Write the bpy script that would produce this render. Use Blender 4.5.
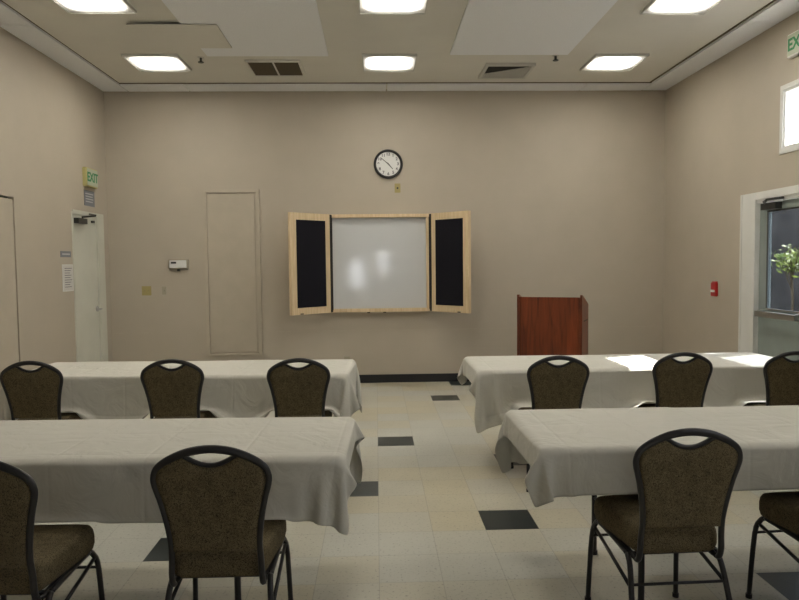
import bpy, bmesh, math, random
import numpy as np
from mathutils import Vector, Matrix

for o in list(bpy.data.objects):
    bpy.data.objects.remove(o, do_unlink=True)
C = bpy.context.scene.collection
PI = math.pi

# ------------------------------------------------------------------ room measures (metres)
T = 0.3048
XL, XR, YB, YF, CE = -3.327, 3.691, 8.665, -4.2, 3.666
TX0, TY0 = -0.0024, 7.757      # floor tile grid origin

# ------------------------------------------------------------------ camera
yaw, pitch, roll = 0.0339, 0.0542, -0.0107
f = Vector((math.sin(yaw)*math.cos(pitch), math.cos(yaw)*math.cos(pitch), -math.sin(pitch)))
r = Vector((math.cos(yaw), -math.sin(yaw), 0)); u = r.cross(f)
r2 = math.cos(roll)*r + math.sin(roll)*u
u2 = -math.sin(roll)*r + math.cos(roll)*u
cam = bpy.data.cameras.new('camera'); cam.sensor_width = 36; cam.lens = 683.6174*36/799
cam.clip_start = 0.05; cam.clip_end = 200
co = bpy.data.objects.new('camera', cam); C.objects.link(co)
m = Matrix((r2, u2, -f)).transposed().to_4x4(); m.translation = (0, 0, 1.5231)
co.matrix_world = m
bpy.context.scene.camera = co

# ------------------------------------------------------------------ world, sun, portals, exposure
w = bpy.data.worlds.new('sky'); bpy.context.scene.world = w; w.use_nodes = True
bg = w.node_tree.nodes['Background']
bg.inputs[0].default_value = (0.90, 0.94, 1.0, 1); bg.inputs[1].default_value = 6.5
sun = bpy.data.lights.new('sun', 'SUN'); sun.energy = 22; sun.angle = 0.009; sun.color = (1, .96, .9)
so = bpy.data.objects.new('sun', sun); C.objects.link(so)
SUN = Vector((-1, -0.39, -1.155)).normalized()
so.rotation_euler = SUN.to_track_quat('-Z', 'Y').to_euler()
vs = bpy.context.scene.view_settings
vs.view_transform = 'Standard'; vs.look = 'None'; vs.gamma = 1; vs.use_curve_mapping = False
vs.exposure = 0.70

def portal(loc, rot, sx, sy):
    l = bpy.data.lights.new('window_portal', 'AREA'); l.shape = 'RECTANGLE'; l.size = sx; l.size_y = sy
    l.cycles.is_portal = True
    o = bpy.data.objects.new('window_portal', l); C.objects.link(o); o.location = loc; o.rotation_euler = rot
LAMP = 24

# ------------------------------------------------------------------ materials
def mat(name, col, rough=.6, metal=0, spec=.5, emit=None, es=0):
    m = bpy.data.materials.new(name); m.use_nodes = True
    b = m.node_tree.nodes['Principled BSDF']
    b.inputs['Base Color'].default_value = (*col, 1); b.inputs['Roughness'].default_value = rough
    b.inputs['Metallic'].default_value = metal; b.inputs['Specular IOR Level'].default_value = spec
    if emit:
        b.inputs['Emission Color'].default_value = (*emit, 1); b.inputs['Emission Strength'].default_value = es
    return m
def N(m, t, **k):
    n = m.node_tree.nodes.new(t)
    for a, v in k.items(): setattr(n, a, v)
    return n
def L(m, a, b): m.node_tree.links.new(a, b)
def BS(m): return m.node_tree.nodes['Principled BSDF']
def srgb(r, g, b):
    return tuple(((c/255)/12.92 if c/255 <= .04045 else ((c/255+.055)/1.055)**2.4) for c in (r, g, b))
def mottle(m, c1, c2, scale, detail=4, lo=.35, hi=.65, coord='Object'):
    tc = N(m, 'ShaderNodeTexCoord'); n = N(m, 'ShaderNodeTexNoise'); n.inputs['Scale'].default_value = scale
    n.inputs['Detail'].default_value = detail
    cr = N(m, 'ShaderNodeValToRGB'); cr.color_ramp.elements[0].position = lo; cr.color_ramp.elements[1].position = hi
    cr.color_ramp.elements[0].color = (*c1, 1); cr.color_ramp.elements[1].color = (*c2, 1)
    L(m, tc.outputs[coord], n.inputs['Vector']); L(m, n.outputs['Fac'], cr.inputs[0]); L(m, cr.outputs[0], BS(m).inputs['Base Color'])
    return tc, n, cr
def bump(m, src, strength, dist=.01):
    b = N(m, 'ShaderNodeBump'); b.inputs['Strength'].default_value = strength; b.inputs['Distance'].default_value = dist
    L(m, src, b.inputs['Height']); L(m, b.outputs[0], BS(m).inputs['Normal']); return b

WALLC = (.485, .43, .35)
def wall_mat(name, axis):
    m = mat(name, WALLC, .55, spec=.3)
    g = N(m, 'ShaderNodeNewGeometry'); sp = N(m, 'ShaderNodeSeparateXYZ'); L(m, g.outputs['Position'], sp.inputs[0])
    cb = N(m, 'ShaderNodeCombineXYZ'); L(m, sp.outputs[axis], cb.inputs[0])
    off = N(m, 'ShaderNodeMath', operation='ADD'); off.inputs[1].default_value = -.066
    L(m, sp.outputs[2], off.inputs[0]); L(m, off.outputs[0], cb.inputs[1])
    br = N(m, 'ShaderNodeTexBrick'); br.inputs['Scale'].default_value = 1
    br.inputs['Brick Width'].default_value = .4064; br.inputs['Row Height'].default_value = .2032
    br.inputs['Mortar Size'].default_value = .004; br.inputs['Mortar Smooth'].default_value = .6
    br.inputs['Color1'].default_value = (1, 1, 1, 1); br.inputs['Color2'].default_value = (.97, .97, .97, 1)
    br.inputs['Mortar'].default_value = (.2, .2, .2, 1)
    L(m, cb.outputs[0], br.inputs['Vector'])
    nz = N(m, 'ShaderNodeTexNoise'); nz.inputs['Scale'].default_value = 3; nz.inputs['Detail'].default_value = 6
    L(m, g.outputs['Position'], nz.inputs['Vector'])
    mx = N(m, 'ShaderNodeMix', data_type='RGBA', blend_type='MULTIPLY'); mx.inputs[0].default_value = .12
    mx.inputs[6].default_value = (*WALLC, 1)
    L(m, nz.outputs['Fac'], mx.inputs[7]); L(m, mx.outputs[2], BS(m).inputs['Base Color'])
    bump(m, br.outputs['Color'], .12, .004)
    return m
M = {}
M['wall_x'] = wall_mat('painted_block_across', 0)
M['wall_y'] = wall_mat('painted_block_along', 1)
M['paint'] = mat('beige_paint', (.45, .375, .29), .5, spec=.3)
mottle(M['paint'], (.45, .40, .322), (.475, .422, .34), 6)
M['ceil'] = mat('beige_ceiling_paint', (.47, .42, .34), .8, spec=.2)
mottle(M['ceil'], (.67, .65, .60), (.70, .68, .625), 2)
M['acoustic'] = mat('white_acoustic_board', (.58, .58, .59), .9, spec=.1)
tc, n, cr = mottle(M['acoustic'], (.80, .81, .84), (.85, .86, .89), 90, 6)
bump(M['acoustic'], n.outputs['Fac'], .3, .003)
M['hatch'] = mat('pale_hatch_paint', (.69, .67, .62), .7, spec=.2)
M['gap'] = mat('dark_gap', (.02, .018, .015), .9)
M['rubber'] = mat('black_rubber', (.012, .012, .014), .5)
M['white'] = mat('white_gloss_paint', (.68, .68, .66), .35)
mottle(M['white'], (.66, .66, .63), (.70, .70, .68), 4)
M['doorwhite'] = mat('off_white_door_paint', (.66, .65, .56), .4)
mottle(M['doorwhite'], (.56, .56, .49), (.60, .60, .525), 3)
M['greygreen'] = mat('grey_green_door_paint', (.25, .29, .27), .35)
mottle(M['greygreen'], (.24, .28, .26), (.265, .305, .285), 5)
M['steel'] = mat('brushed_steel', (.45, .45, .44), .35, 1)
M['darkmetal'] = mat('dark_metal', (.06, .06, .055), .45, .6)
M['maple'] = mat('light_maple', (.68, .53, .33), .4)
M['black'] = mat('black_plastic', (.012, .012, .013), .35)
M['tack'] = mat('black_tackboard_fabric', (.012, .012, .016), .95, spec=.1)
tc, n, cr = mottle(M['tack'], (.009, .009, .013), (.018, .017, .022), 300)
M['board'] = mat('whiteboard_enamel', (.60, .61, .62), .085, spec=.6)
M['red'] = mat('red_plastic', (.45, .02, .02), .35)
M['whiteplastic'] = mat('white_plastic', (.75, .75, .72), .4)
M['cream'] = mat('cream_plastic', (.36, .33, .25), .4)
M['yellowplate'] = mat('yellowed_plate', (.36, .30, .12), .4)
M['exitbox'] = mat('yellow_lit_sign_case', (.50, .46, .20), .4)
M['exitface'] = mat('exit_sign_face', (.45, .50, .38), .4)
M['green'] = mat('exit_green', (.01, .22, .07), .4)
M['plaque'] = mat('grey_plaque', (.16, .17, .20), .4)
M['plaquetext'] = mat('pale_plaque_lettering', (.45, .46, .48), .5)
M['paper'] = mat('paper', (.62, .60, .58), .8)
M['ink'] = mat('ink', (.12, .12, .13), .8)
M['clockface'] = mat('clock_face', (.72, .72, .70), .5)
M['frame'] = mat('black_chair_enamel', (.014, .013, .014), .38)
M['brownvent'] = mat('brown_vent_mesh', (.12, .095, .06), .8)
M['ventwhite'] = mat('white_vent_enamel', (.55, .54, .50), .5)
M['bark'] = mat('bark', (.10, .07, .045), .9); mottle(M['bark'], (.07, .05, .03), (.13, .1, .06), 20)
M['leaf'] = mat('leaf', (.10, .20, .04), .5)
mottle(M['leaf'], (.10, .16, .02), (.34, .40, .06), 5)
M['asphalt'] = mat('grey_paving', (.35, .34, .33), .9); mottle(M['asphalt'], (.30, .29, .28), (.38, .37, .36), 9)
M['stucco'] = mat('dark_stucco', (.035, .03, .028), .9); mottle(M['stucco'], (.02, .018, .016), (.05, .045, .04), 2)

# perforated vent plate
m = M['perf'] = mat('perforated_plate', (.5, .5, .46), .5)
tc = N(m, 'ShaderNodeTexCoord'); v = N(m, 'ShaderNodeTexVoronoi'); v.inputs['Scale'].default_value = 38; v.inputs['Randomness'].default_value = 0
L(m, tc.outputs['Object'], v.inputs['Vector'])
cr = N(m, 'ShaderNodeValToRGB'); cr.color_ramp.elements[0].position = .25; cr.color_ramp.elements[1].position = .35
cr.color_ramp.elements[0].color = (.05, .05, .045, 1); cr.color_ramp.elements[1].color = (.5, .49, .45, 1)
L(m, v.outputs['Distance'], cr.inputs[0]); L(m, cr.outputs[0], BS(m).inputs['Base Color'])

# maple grain
m = M['maple']; tc, n, cr = mottle(m, (.62, .47, .28), (.72, .57, .37), 3)
mp = N(m, 'ShaderNodeMapping'); mp.inputs['Scale'].default_value = (14, 14, 1); L(m, tc.outputs['Object'], mp.inputs[0]); L(m, mp.outputs[0], n.inputs['Vector'])
# cherry grain
m = M['cherry'] = mat('cherry_veneer', (.16, .035, .012), .3)
tc, n, cr = mottle(m, (.085, .018, .007), (.22, .050, .016), 2.2, 8, .3, .7)
mp = N(m, 'ShaderNodeMapping'); mp.inputs['Scale'].default_value = (9, 9, .8); L(m, tc.outputs['Object'], mp.inputs[0]); L(m, mp.outputs[0], n.inputs['Vector'])
n.inputs['Distortion'].default_value = 1.2

# chair fabric: olive brown with small dark squiggles
def fabric(name, a, b):
    m = mat(name, a, .9, spec=.15)
    tc = N(m, 'ShaderNodeTexCoord')
    n1 = N(m, 'ShaderNodeTexNoise'); n1.inputs['Scale'].default_value = 85; n1.inputs['Detail'].default_value = 1; n1.inputs['Distortion'].default_value = 2.5
    cr = N(m, 'ShaderNodeValToRGB'); e = cr.color_ramp.elements
    e[0].position = .44; e[0].color = (*a, 1); e[1].position = .48; e[1].color = (*b, 1)
    x = e.new(.52); x.color = (*b, 1); y = e.new(.56); y.color = (*a, 1)
    n2 = N(m, 'ShaderNodeTexNoise'); n2.inputs['Scale'].default_value = 25; n2.inputs['Detail'].default_value = 3
    mx = N(m, 'ShaderNodeMix', data_type='RGBA', blend_type='MULTIPLY'); mx.inputs[0].default_value = .5
    L(m, tc.outputs['Object'], n1.inputs['Vector']); L(m, n1.outputs['Fac'], cr.inputs[0])
    L(m, tc.outputs['Object'], n2.inputs['Vector']); L(m, cr.outputs[0], mx.inputs[6]); L(m, n2.outputs['Fac'], mx.inputs[7])
    L(m, mx.outputs[2], BS(m).inputs['Base Color'])
    n3 = N(m, 'ShaderNodeTexNoise'); n3.inputs['Scale'].default_value = 400
    L(m, tc.outputs['Object'], n3.inputs['Vector']); bump(m, n3.outputs['Fac'], .3, .002)
    return m
M['fabric'] = fabric('olive_brown_woven_fabric', (.20, .160, .092), (.05, .038, .024))

# tablecloth
m = M['cloth'] = mat('white_cotton_cloth', (.56, .545, .49), .85, spec=.15)
BS(m).inputs['Sheen Weight'].default_value = .1
tc = N(m, 'ShaderNodeTexCoord')
n1 = N(m, 'ShaderNodeTexNoise'); n1.inputs['Scale'].default_value = 5; n1.inputs['Detail'].default_value = 5; n1.inputs['Distortion'].default_value = 1.5
L(m, tc.outputs['UV'], n1.inputs['Vector'])
sp = N(m, 'ShaderNodeSeparateXYZ'); L(m, tc.outputs['UV'], sp.inputs[0])
def fold(axis, period):
    a = N(m, 'ShaderNodeMath', operation='PINGPONG'); a.inputs[1].default_value = period/2; L(m, sp.outputs[axis], a.inputs[0])
    b = N(m, 'ShaderNodeMapRange'); b.inputs[1].default_value = 0; b.inputs[2].default_value = .012; L(m, a.outputs[0], b.inputs[0]); return b.outputs[0]
f1, f2 = fold(0, .38), fold(1, .34)
ad = N(m, 'ShaderNodeMath', operation='ADD'); L(m, f1, ad.inputs[0]); L(m, f2, ad.inputs[1])
s2 = N(m, 'ShaderNodeMath', operation='MULTIPLY'); s2.inputs[1].default_value = .10; L(m, ad.outputs[0], s2.inputs[0])
a2 = N(m, 'ShaderNodeMath', operation='ADD'); L(m, n1.outputs['Fac'], a2.inputs[0]); L(m, s2.outputs[0], a2.inputs[1])
bump(m, a2.outputs[0], .6, .022)
M['under'] = mat('grey_table_laminate', (.35, .34, .32), .5)

# glass
def glass(name, tint=(1, 1, 1), gl=.08):
    m = bpy.data.materials.new(name); m.use_nodes = True; nt = m.node_tree; nt.nodes.clear()
    o = nt.nodes.new('ShaderNodeOutputMaterial'); t = nt.nodes.new('ShaderNodeBsdfTransparent'); g = nt.nodes.new('ShaderNodeBsdfGlossy')
    t.inputs[0].default_value = (*tint, 1); g.inputs['Roughness'].default_value = .02
    mx = nt.nodes.new('ShaderNodeMixShader'); mx.inputs[0].default_value = gl
    nt.links.new(t.outputs[0], mx.inputs[1]); nt.links.new(g.outputs[0], mx.inputs[2]); nt.links.new(mx.outputs[0], o.inputs[0]); return m
M['glass'] = glass('clear_glass'); M['tintglass'] = glass('door_glass', (.39, .41, .43), .03)

# troffer lens: two tubes behind a prismatic lens
m = M['lens'] = mat('fluorescent_lens', (.8, .8, .78), .5)
tc = N(m, 'ShaderNodeTexCoord'); sp = N(m, 'ShaderNodeSeparateXYZ'); L(m, tc.outputs['Object'], sp.inputs[0])
def lob(i, wdt):
    a = N(m, 'ShaderNodeMath', operation='ABSOLUTE'); L(m, sp.outputs[i], a.inputs[0])
    b = N(m, 'ShaderNodeMapRange', interpolation_type='SMOOTHSTEP'); b.inputs[1].default_value = .28; b.inputs[2].default_value = .28-wdt
    b.inputs[3].default_value = .12; b.inputs[4].default_value = 1; L(m, a.outputs[0], b.inputs[0]); return b.outputs[0]
mu = N(m, 'ShaderNodeMath', operation='MULTIPLY'); L(m, lob(0, .15), mu.inputs[0]); L(m, lob(1, .18), mu.inputs[1])
pw = N(m, 'ShaderNodeMath', operation='POWER'); pw.inputs[1].default_value = 2.2; L(m, mu.outputs[0], pw.inputs[0])
mu2 = N(m, 'ShaderNodeMath', operation='MULTIPLY'); mu2.inputs[1].default_value = LAMP; L(m, pw.outputs[0], mu2.inputs[0])
BS(m).inputs['Emission Color'].default_value = (1, .95, .84, 1); L(m, mu2.outputs[0], BS(m).inputs['Emission Strength'])

# floor: vinyl composition tiles
def floor_mat(name, dark):
    m = mat(name, (.5, .47, .36), .22, spec=.5)
    g = N(m, 'ShaderNodeNewGeometry')
    mp = N(m, 'ShaderNodeVectorMath', operation='ADD'); mp.inputs[1].default_value = (-TX0+T*40, -TY0+T*80, .1)
    sc = N(m, 'ShaderNodeVectorMath', operation='SCALE'); sc.inputs['Scale'].default_value = 1/T
    L(m, g.outputs['Position'], mp.inputs[0]); L(m, mp.outputs[0], sc.inputs[0])
    fl = N(m, 'ShaderNodeVectorMath', operation='FLOOR'); L(m, sc.outputs[0], fl.inputs[0])
    fr = N(m, 'ShaderNodeVectorMath', operation='FRACTION'); L(m, sc.outputs[0], fr.inputs[0])
    wn = N(m, 'ShaderNodeTexWhiteNoise', noise_dimensions='2D'); L(m, fl.outputs[0], wn.inputs['Vector'])
    bn = N(m, 'ShaderNodeTexNoise'); bn.inputs['Scale'].default_value = .28; bn.inputs['Detail'].default_value = 0; L(m, fl.outputs[0], bn.inputs['Vector'])
    sm = N(m, 'ShaderNodeMath', operation='MULTIPLY_ADD'); sm.inputs[1].default_value = .35; L(m, wn.outputs['Value'], sm.inputs[0]); L(m, bn.outputs['Fac'], sm.inputs[2])
    cr = N(m, 'ShaderNodeValToRGB'); e = cr.color_ramp.elements
    e[0].position = .5; e[1].position = .85
    if dark: e[0].color = (.022, .030, .030, 1); e[1].color = (.026, .034, .033, 1)
    else: e[0].color = (.52, .515, .46, 1); e[1].color = (.54, .495, .37, 1)
    L(m, sm.outputs[0], cr.inputs[0])
    sk = N(m, 'ShaderNodeTexNoise'); sk.inputs['Scale'].default_value = 70; sk.inputs['Detail'].default_value = 5; L(m, g.outputs['Position'], sk.inputs['Vector'])
    sr = N(m, 'ShaderNodeMapRange'); sr.inputs[1].default_value = .28; sr.inputs[2].default_value = .42; sr.inputs[3].default_value = .55; L(m, sk.outputs['Fac'], sr.inputs[0])
    dn = N(m, 'ShaderNodeTexNoise'); dn.inputs['Scale'].default_value = 1.3; dn.inputs['Detail'].default_value = 6; L(m, g.outputs['Position'], dn.inputs['Vector'])
    dr = N(m, 'ShaderNodeMapRange'); dr.inputs[1].default_value = .3; dr.inputs[2].default_value = .7; dr.inputs[3].default_value = .88; dr.inputs[4].default_value = 1.04; L(m, dn.outputs['Fac'], dr.inputs[0])
    sx = N(m, 'ShaderNodeSeparateXYZ'); L(m, fr.outputs[0], sx.inputs[0])
    def edge(i):
        a = N(m, 'ShaderNodeMath', operation='PINGPONG'); a.inputs[1].default_value = .5; L(m, sx.outputs[i], a.inputs[0])
        b = N(m, 'ShaderNodeMapRange'); b.inputs[1].default_value = 0; b.inputs[2].default_value = .012; b.inputs[3].default_value = .72; L(m, a.outputs[0], b.inputs[0]); return b.outputs[0]
    k = None
    for s in (sr.outputs[0], dr.outputs[0], edge(0), edge(1)):
        if k is None: k = s; continue
        mm = N(m, 'ShaderNodeMath', operation='MULTIPLY'); L(m, k, mm.inputs[0]); L(m, s, mm.inputs[1]); k = mm.outputs[0]
    vm = N(m, 'ShaderNodeVectorMath', operation='SCALE'); L(m, cr.outputs[0], vm.inputs[0]); L(m, k, vm.inputs['Scale'])
    L(m, vm.outputs[0], BS(m).inputs['Base Color'])
    rr = N(m, 'ShaderNodeMapRange'); rr.inputs[3].default_value = .2; rr.inputs[4].default_value = .42; L(m, dn.outputs['Fac'], rr.inputs[0]); BS(m).inputs['Roughness'].default_value = .30
    wb = N(m, 'ShaderNodeTexNoise'); wb.inputs['Scale'].default_value = 5; L(m, g.outputs['Position'], wb.inputs['Vector']); bump(m, wb.outputs['Fac'], .12, .01)
    return m
M['tile'] = floor_mat('cream_vinyl_tile', False); M['darktile'] = floor_mat('dark_green_vinyl_tile', True)

# ------------------------------------------------------------------ mesh helpers
def box(bm, x0, y0, z0, x1, y1, z1, mi=0):
    vsx = [bm.verts.new((x, y, z)) for z in (z0, z1) for x, y in ((x0, y0), (x1, y0), (x1, y1), (x0, y1))]
    for q in ((3, 2, 1, 0), (4, 5, 6, 7), (0, 1, 5, 4), (1, 2, 6, 5), (2, 3, 7, 6), (3, 0, 4, 7)):
        fc = bm.faces.new([vsx[i] for i in q]); fc.material_index = mi
def B(*boxes):
    bm = bmesh.new()
    for b in boxes: box(bm, *b)
    return bm
def obj(name, bm, material, parent=None, bevel=0, smooth=False, segs=2):
    me = bpy.data.meshes.new(name)
    if bevel:
        bmesh.ops.bevel(bm, geom=list(bm.edges), offset=bevel, segments=segs, affect='EDGES', clamp_overlap=True)
    bmesh.ops.recalc_face_normals(bm, faces=bm.faces)
    bm.to_mesh(me); bm.free()
    for mm in (material if isinstance(material, (list, tuple)) else [material]): me.materials.append(mm)
    if smooth:
        for p in me.polygons: p.use_smooth = True
    o = bpy.data.objects.new(name, me); C.objects.link(o)
    if parent: o.parent = parent
    return o
def tag(o, label, cat, group=None, kind=None):
    o['label'] = label; o['category'] = cat
    if group: o['group'] = group
    if kind: o['kind'] = kind
    return o
def thing(name, label, cat, loc=(0, 0, 0), rz=0, group=None):
    o = bpy.data.objects.new(name, None); C.objects.link(o); o.location = loc; o.rotation_euler = (0, 0, rz); o.empty_display_size = .1
    return tag(o, label, cat, group)
def struct(name, bm, material, parent=None, label=None, cat=None, **k):
    o = obj(name, bm, material, parent, **k)
    if not parent: o['kind'] = 'structure'; o['label'] = label; o['category'] = cat
    return o
def smoothpath(pts, n=6, closed=False):
    P = [Vector(p) for p in pts]; out = []; L_ = len(P)
    rng = range(L_ if closed else L_-1)
    for i in rng:
        if closed: a, b, c, d = P[(i-1) % L_], P[i], P[(i+1) % L_], P[(i+2) % L_]
        else: a, b, c, d = P[max(i-1, 0)], P[i], P[i+1], P[min(i+2, L_-1)]
        for k in range(n):
            t = k/n
            out.append(.5*((2*b)+(c-a)*t+(2*a-5*b+4*c-d)*t*t+(3*b-a-3*c+d)*t**3))
    if not closed: out.append(P[-1])
    return out
def tube(bm, pts, ra, rb=None, segs=10, closed=False, up=(0, 1, 0), caps=True):
    """sweep an oval: ra in the path's plane, rb along up"""
    rb = rb or ra; P = [Vector(p) for p in pts]; n = len(P); rings = []; up = Vector(up)
    for i in range(n):
        t = (P[(i+1) % n]-P[i-1]) if closed else (P[min(i+1, n-1)]-P[max(i-1, 0)])
        t.normalize(); s = t.cross(up)
        if s.length < 1e-3: s = t.cross(Vector((1, 0, 0)))
        s.normalize(); b = s.cross(t).normalized()
        r_a = ra(P[i]) if callable(ra) else ra
        rings.append([bm.verts.new(P[i]+s*r_a*math.cos(a)+b*rb*math.sin(a)) for a in [2*PI*k/segs for k in range(segs)]])
    for i in range(n if closed else n-1):
        A, Bq = rings[i], rings[(i+1) % n]
        for k in range(segs): bm.faces.new((A[k], A[(k+1) % segs], Bq[(k+1) % segs], Bq[k]))
    if not closed and caps:
        bm.faces.new(rings[0][::-1]); bm.faces.new(rings[-1])
def tb(pts, *a, **k):
    bm = bmesh.new(); tube(bm, pts, *a, **k); return bm
def disc(bm, c, r0, y0, y1, n=48, axis='y', r1=None):
    """cylinder / cone along an axis"""
    r1 = r1 if r1 is not None else r0
    def P(rr, a, h):
        x, z = rr*math.cos(a), rr*math.sin(a)
        return {'y': (c[0]+x, h, c[2]+z), 'z': (c[0]+x, c[1]+z, h), 'x': (h, c[1]+x, c[2]+z)}[axis]
    A = [bm.verts.new(P(r0, 2*PI*k/n, y0)) for k in range(n)]; Bq = [bm.verts.new(P(r1, 2*PI*k/n, y1)) for k in range(n)]
    bm.faces.new(A); bm.faces.new(Bq[::-1])
    for k in range(n): bm.faces.new((A[k], A[(k+1) % n], Bq[(k+1) % n], Bq[k]))
def text(name, s, size, material, parent, loc, rot, depth=.001, align='CENTER', bold=0):
    cu = bpy.data.curves.new(name, 'FONT'); cu.body = s; cu.size = size; cu.extrude = depth; cu.align_x = align; cu.align_y = 'CENTER'; cu.offset = bold
    t = bpy.data.objects.new('tmp', cu); C.objects.link(t)
    bpy.context.view_layer.update()
    me = bpy.data.meshes.new_from_object(t.evaluated_get(bpy.context.evaluated_depsgraph_get()))
    bpy.data.objects.remove(t, do_unlink=True)
    me.name = name; me.materials.clear(); me.materials.append(material)
    o = bpy.data.objects.new(name, me); C.objects.link(o); o.parent = parent; o.location = loc; o.rotation_euler = rot
    return o

# ------------------------------------------------------------------ room shell
W = .16
# floor
dark = {(3, -3), (2, 0), (0, 6), (3, 8), (-1, 10), (2, 12), (5, 11), (-4, 13), (6, 15), (-7, 3), (8, 5), (-9, 9), (-5, 18), (1, 19), (4, 22)}
bm = bmesh.new()
xs = [XL-.1]+[TX0+T*k for k in range(-10, 13) if XL < TX0+T*k < XR]+[XR+.1]
ys = [YF-.1]+[TY0+T*k for k in range(-60, 4) if YF < TY0+T*k < YB-.05]+[YB+.1]
V = [[bm.verts.new((x, y, 0)) for x in xs] for y in ys]
for j in range(len(ys)-1):
    for i in range(len(xs)-1):
        fc = bm.faces.new((V[j][i], V[j][i+1], V[j+1][i+1], V[j+1][i]))
        cx, cy = (xs[i]+xs[i+1])/2, (ys[j]+ys[j+1])/2
        key = (math.floor((cx-TX0)/T), math.floor((TY0-cy)/T))
        if j == len(ys)-2: key = (key[0], -3)
        fc.material_index = 1 if key in dark else 0
r_ = bmesh.ops.extrude_face_region(bm, geom=bm.faces[:])
for e in r_['geom']:
    if isinstance(e, bmesh.types.BMVert): e.co.z = -.12
struct('floor', bm, [M['tile'], M['darktile']], label='cream vinyl tile floor with scattered dark green tiles', cat='floor')

def wall_with_holes(name, axis, pos, out, a0, a1, z1, holes, material, label, W=W):
    """wall whose inner face is at pos; out = +1/-1 outward direction; holes = (a0,a1,z0,z1)"""
    A = sorted({a0, a1} | {h[0] for h in holes} | {h[1] for h in holes}); Z = sorted({0, z1} | {h[2] for h in holes} | {h[3] for h in holes})
    bm = bmesh.new()
    p0, p1 = sorted((pos, pos+out*W))
    for i in range(len(A)-1):
        for k in range(len(Z)-1):
            ca, cz = (A[i]+A[i+1])/2, (Z[k]+Z[k+1])/2
            if any(h[0] < ca < h[1] and h[2] < cz < h[3] for h in holes): continue
            if axis == 'x': box(bm, p0, A[i], Z[k], p1, A[i+1], Z[k+1])
            else: box(bm, A[i], p0, Z[k], A[i+1], p1, Z[k+1])
    bmesh.ops.remove_doubles(bm, verts=bm.verts, dist=1e-5)
    seen = {}
    for fc in list(bm.faces):
        key = tuple(sorted(v.index for v in fc.verts)) if False else frozenset(fc.verts)
        seen.setdefault(key, []).append(fc)
    kill = [g for fs in seen.values() if len(fs) > 1 for g in fs]
    if kill: bmesh.ops.delete(bm, geom=kill, context='FACES')
    return struct(name, bm, material, label=label, cat='wall')
HT = CE+.2
NICHE = (-2.09, -1.50, .41, 2.425)
wall_with_holes('wall_back', 'y', YB, 1, XL-W, XR+W, HT, [], M['wall_x'], 'beige painted block wall behind the whiteboard cabinet')
wall_with_holes('wall_left', 'x', XL, -1, YF-W, YB, HT, [(7.64, 8.40, 0, 2.125), (5.53, 6.46, 0, 2.165)], M['wall_y'], 'beige left wall with two doors')
RD = (4.88, 6.56, 0, 2.12)
CL = (5.36, 6.13, 2.50, 3.05)
ADDEDW = [(-1.6, -.1, 2.3, 3.0), (.4, 1.9, 2.3, 3.0)]  # unseen high windows, added to bring daylight into the room
wall_with_holes('wall_right', 'x', XR, 1, YF-W, YB, HT, [RD, CL]+ADDEDW, M['wall_y'], 'beige right wall with the outside door and high window', W=.09)
REARW = [(-.85, -.35, .75, 1.65), (.05, .42, 1.20, 1.95)]
wall_with_holes('wall_rear', 'y', YF, -1, XL-W, XR+W, HT, REARW, M['wall_x'], 'beige rear wall with windows behind the viewer')

# ceiling: gypsum, perimeter strips and the raised field are separate
CZ = CE+.022
bm = B((XL-W, YF-W, CZ, XR+W, YB+W, CZ+.15))
struct('ceiling', bm, M['ceil'], label='beige painted ceiling above the room', cat='ceiling')
# perimeter acoustic strips (one per wall), joints cut as real gaps
def strip(name, boxes, label):
    struct(name, B(*boxes), M['acoustic'], label=label, cat='ceiling trim')
g = .007
sx = [XL+.005, -2.27, .159, 2.59, XR-.005]
strip('trim_1', [(sx[i]+(g if i else .31), YB-.30, CE, sx[i+1]-(g if i < 3 else .31), YB-.004, CZ) for i in range(4)], 'white acoustic ceiling strip along the back wall')
sl = [YF+.005, -1.0, 1.43, 3.87, 6.30, YB-.004]
strip('trim_2', [(XL+.004, sl[i]+g, CE, XL+.30, sl[i+1]-g, CZ) for i in range(5)], 'white acoustic ceiling strip along the left wall')
sr_ = [YF+.005, -1.1, 1.33, 3.76, 6.20, YB-.004]
strip('trim_3', [(XR-.30, sr_[i]+g, CE, XR-.004, sr_[i+1]-g, CZ) for i in range(5)], 'white acoustic ceiling strip along the right wall')
# thin dark reveal moulding just inside the strips
struct('trim_4', B((XL+.31, YB-.328, CE+.012, XR-.31, YB-.318, CZ), (XL+.310, YF+.01, CE+.016, XL+.315, YB-.335, CZ), (XR-.335, YF+.01, CE+.010, XR-.325, YB-.335, CZ)), M['brownvent'], label='dark reveal line inside the ceiling strips', cat='ceiling trim')

# baseboards
struct('baseboard_back', B((XL+.02, YB-.012, 0, XR-.02, YB, .105)), M['rubber'], label='black rubber baseboard under the whiteboard wall', cat='baseboard', bevel=.003)
struct('baseboard_left', B((XL, 6.53, 0, XL+.012, 7.58, .105), (XL, 8.47, 0, XL+.012, YB-.012, .105), (XL, YF+.02, 0, XL+.012, 5.5, .105)), M['rubber'], label='black rubber baseboard along the left wall', cat='baseboard')
struct('baseboard_right', B((XR-.012, 6.82, 0, XR, YB-.012, .105), (XR-.012, YF+.02, 0, XR, 4.45, .105)), M['rubber'], label='black rubber baseboard along the right wall', cat='baseboard')
# long horizontal joint in the back wall paint
struct('trim_5', B((XL+.01, YB-.004, .672, -2.16, YB, .684), (-1.44, YB-.004, .664, XR-.01, YB, .676)), M['paint'], label='thin raised horizontal joint across the back wall', cat='wall trim')
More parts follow.
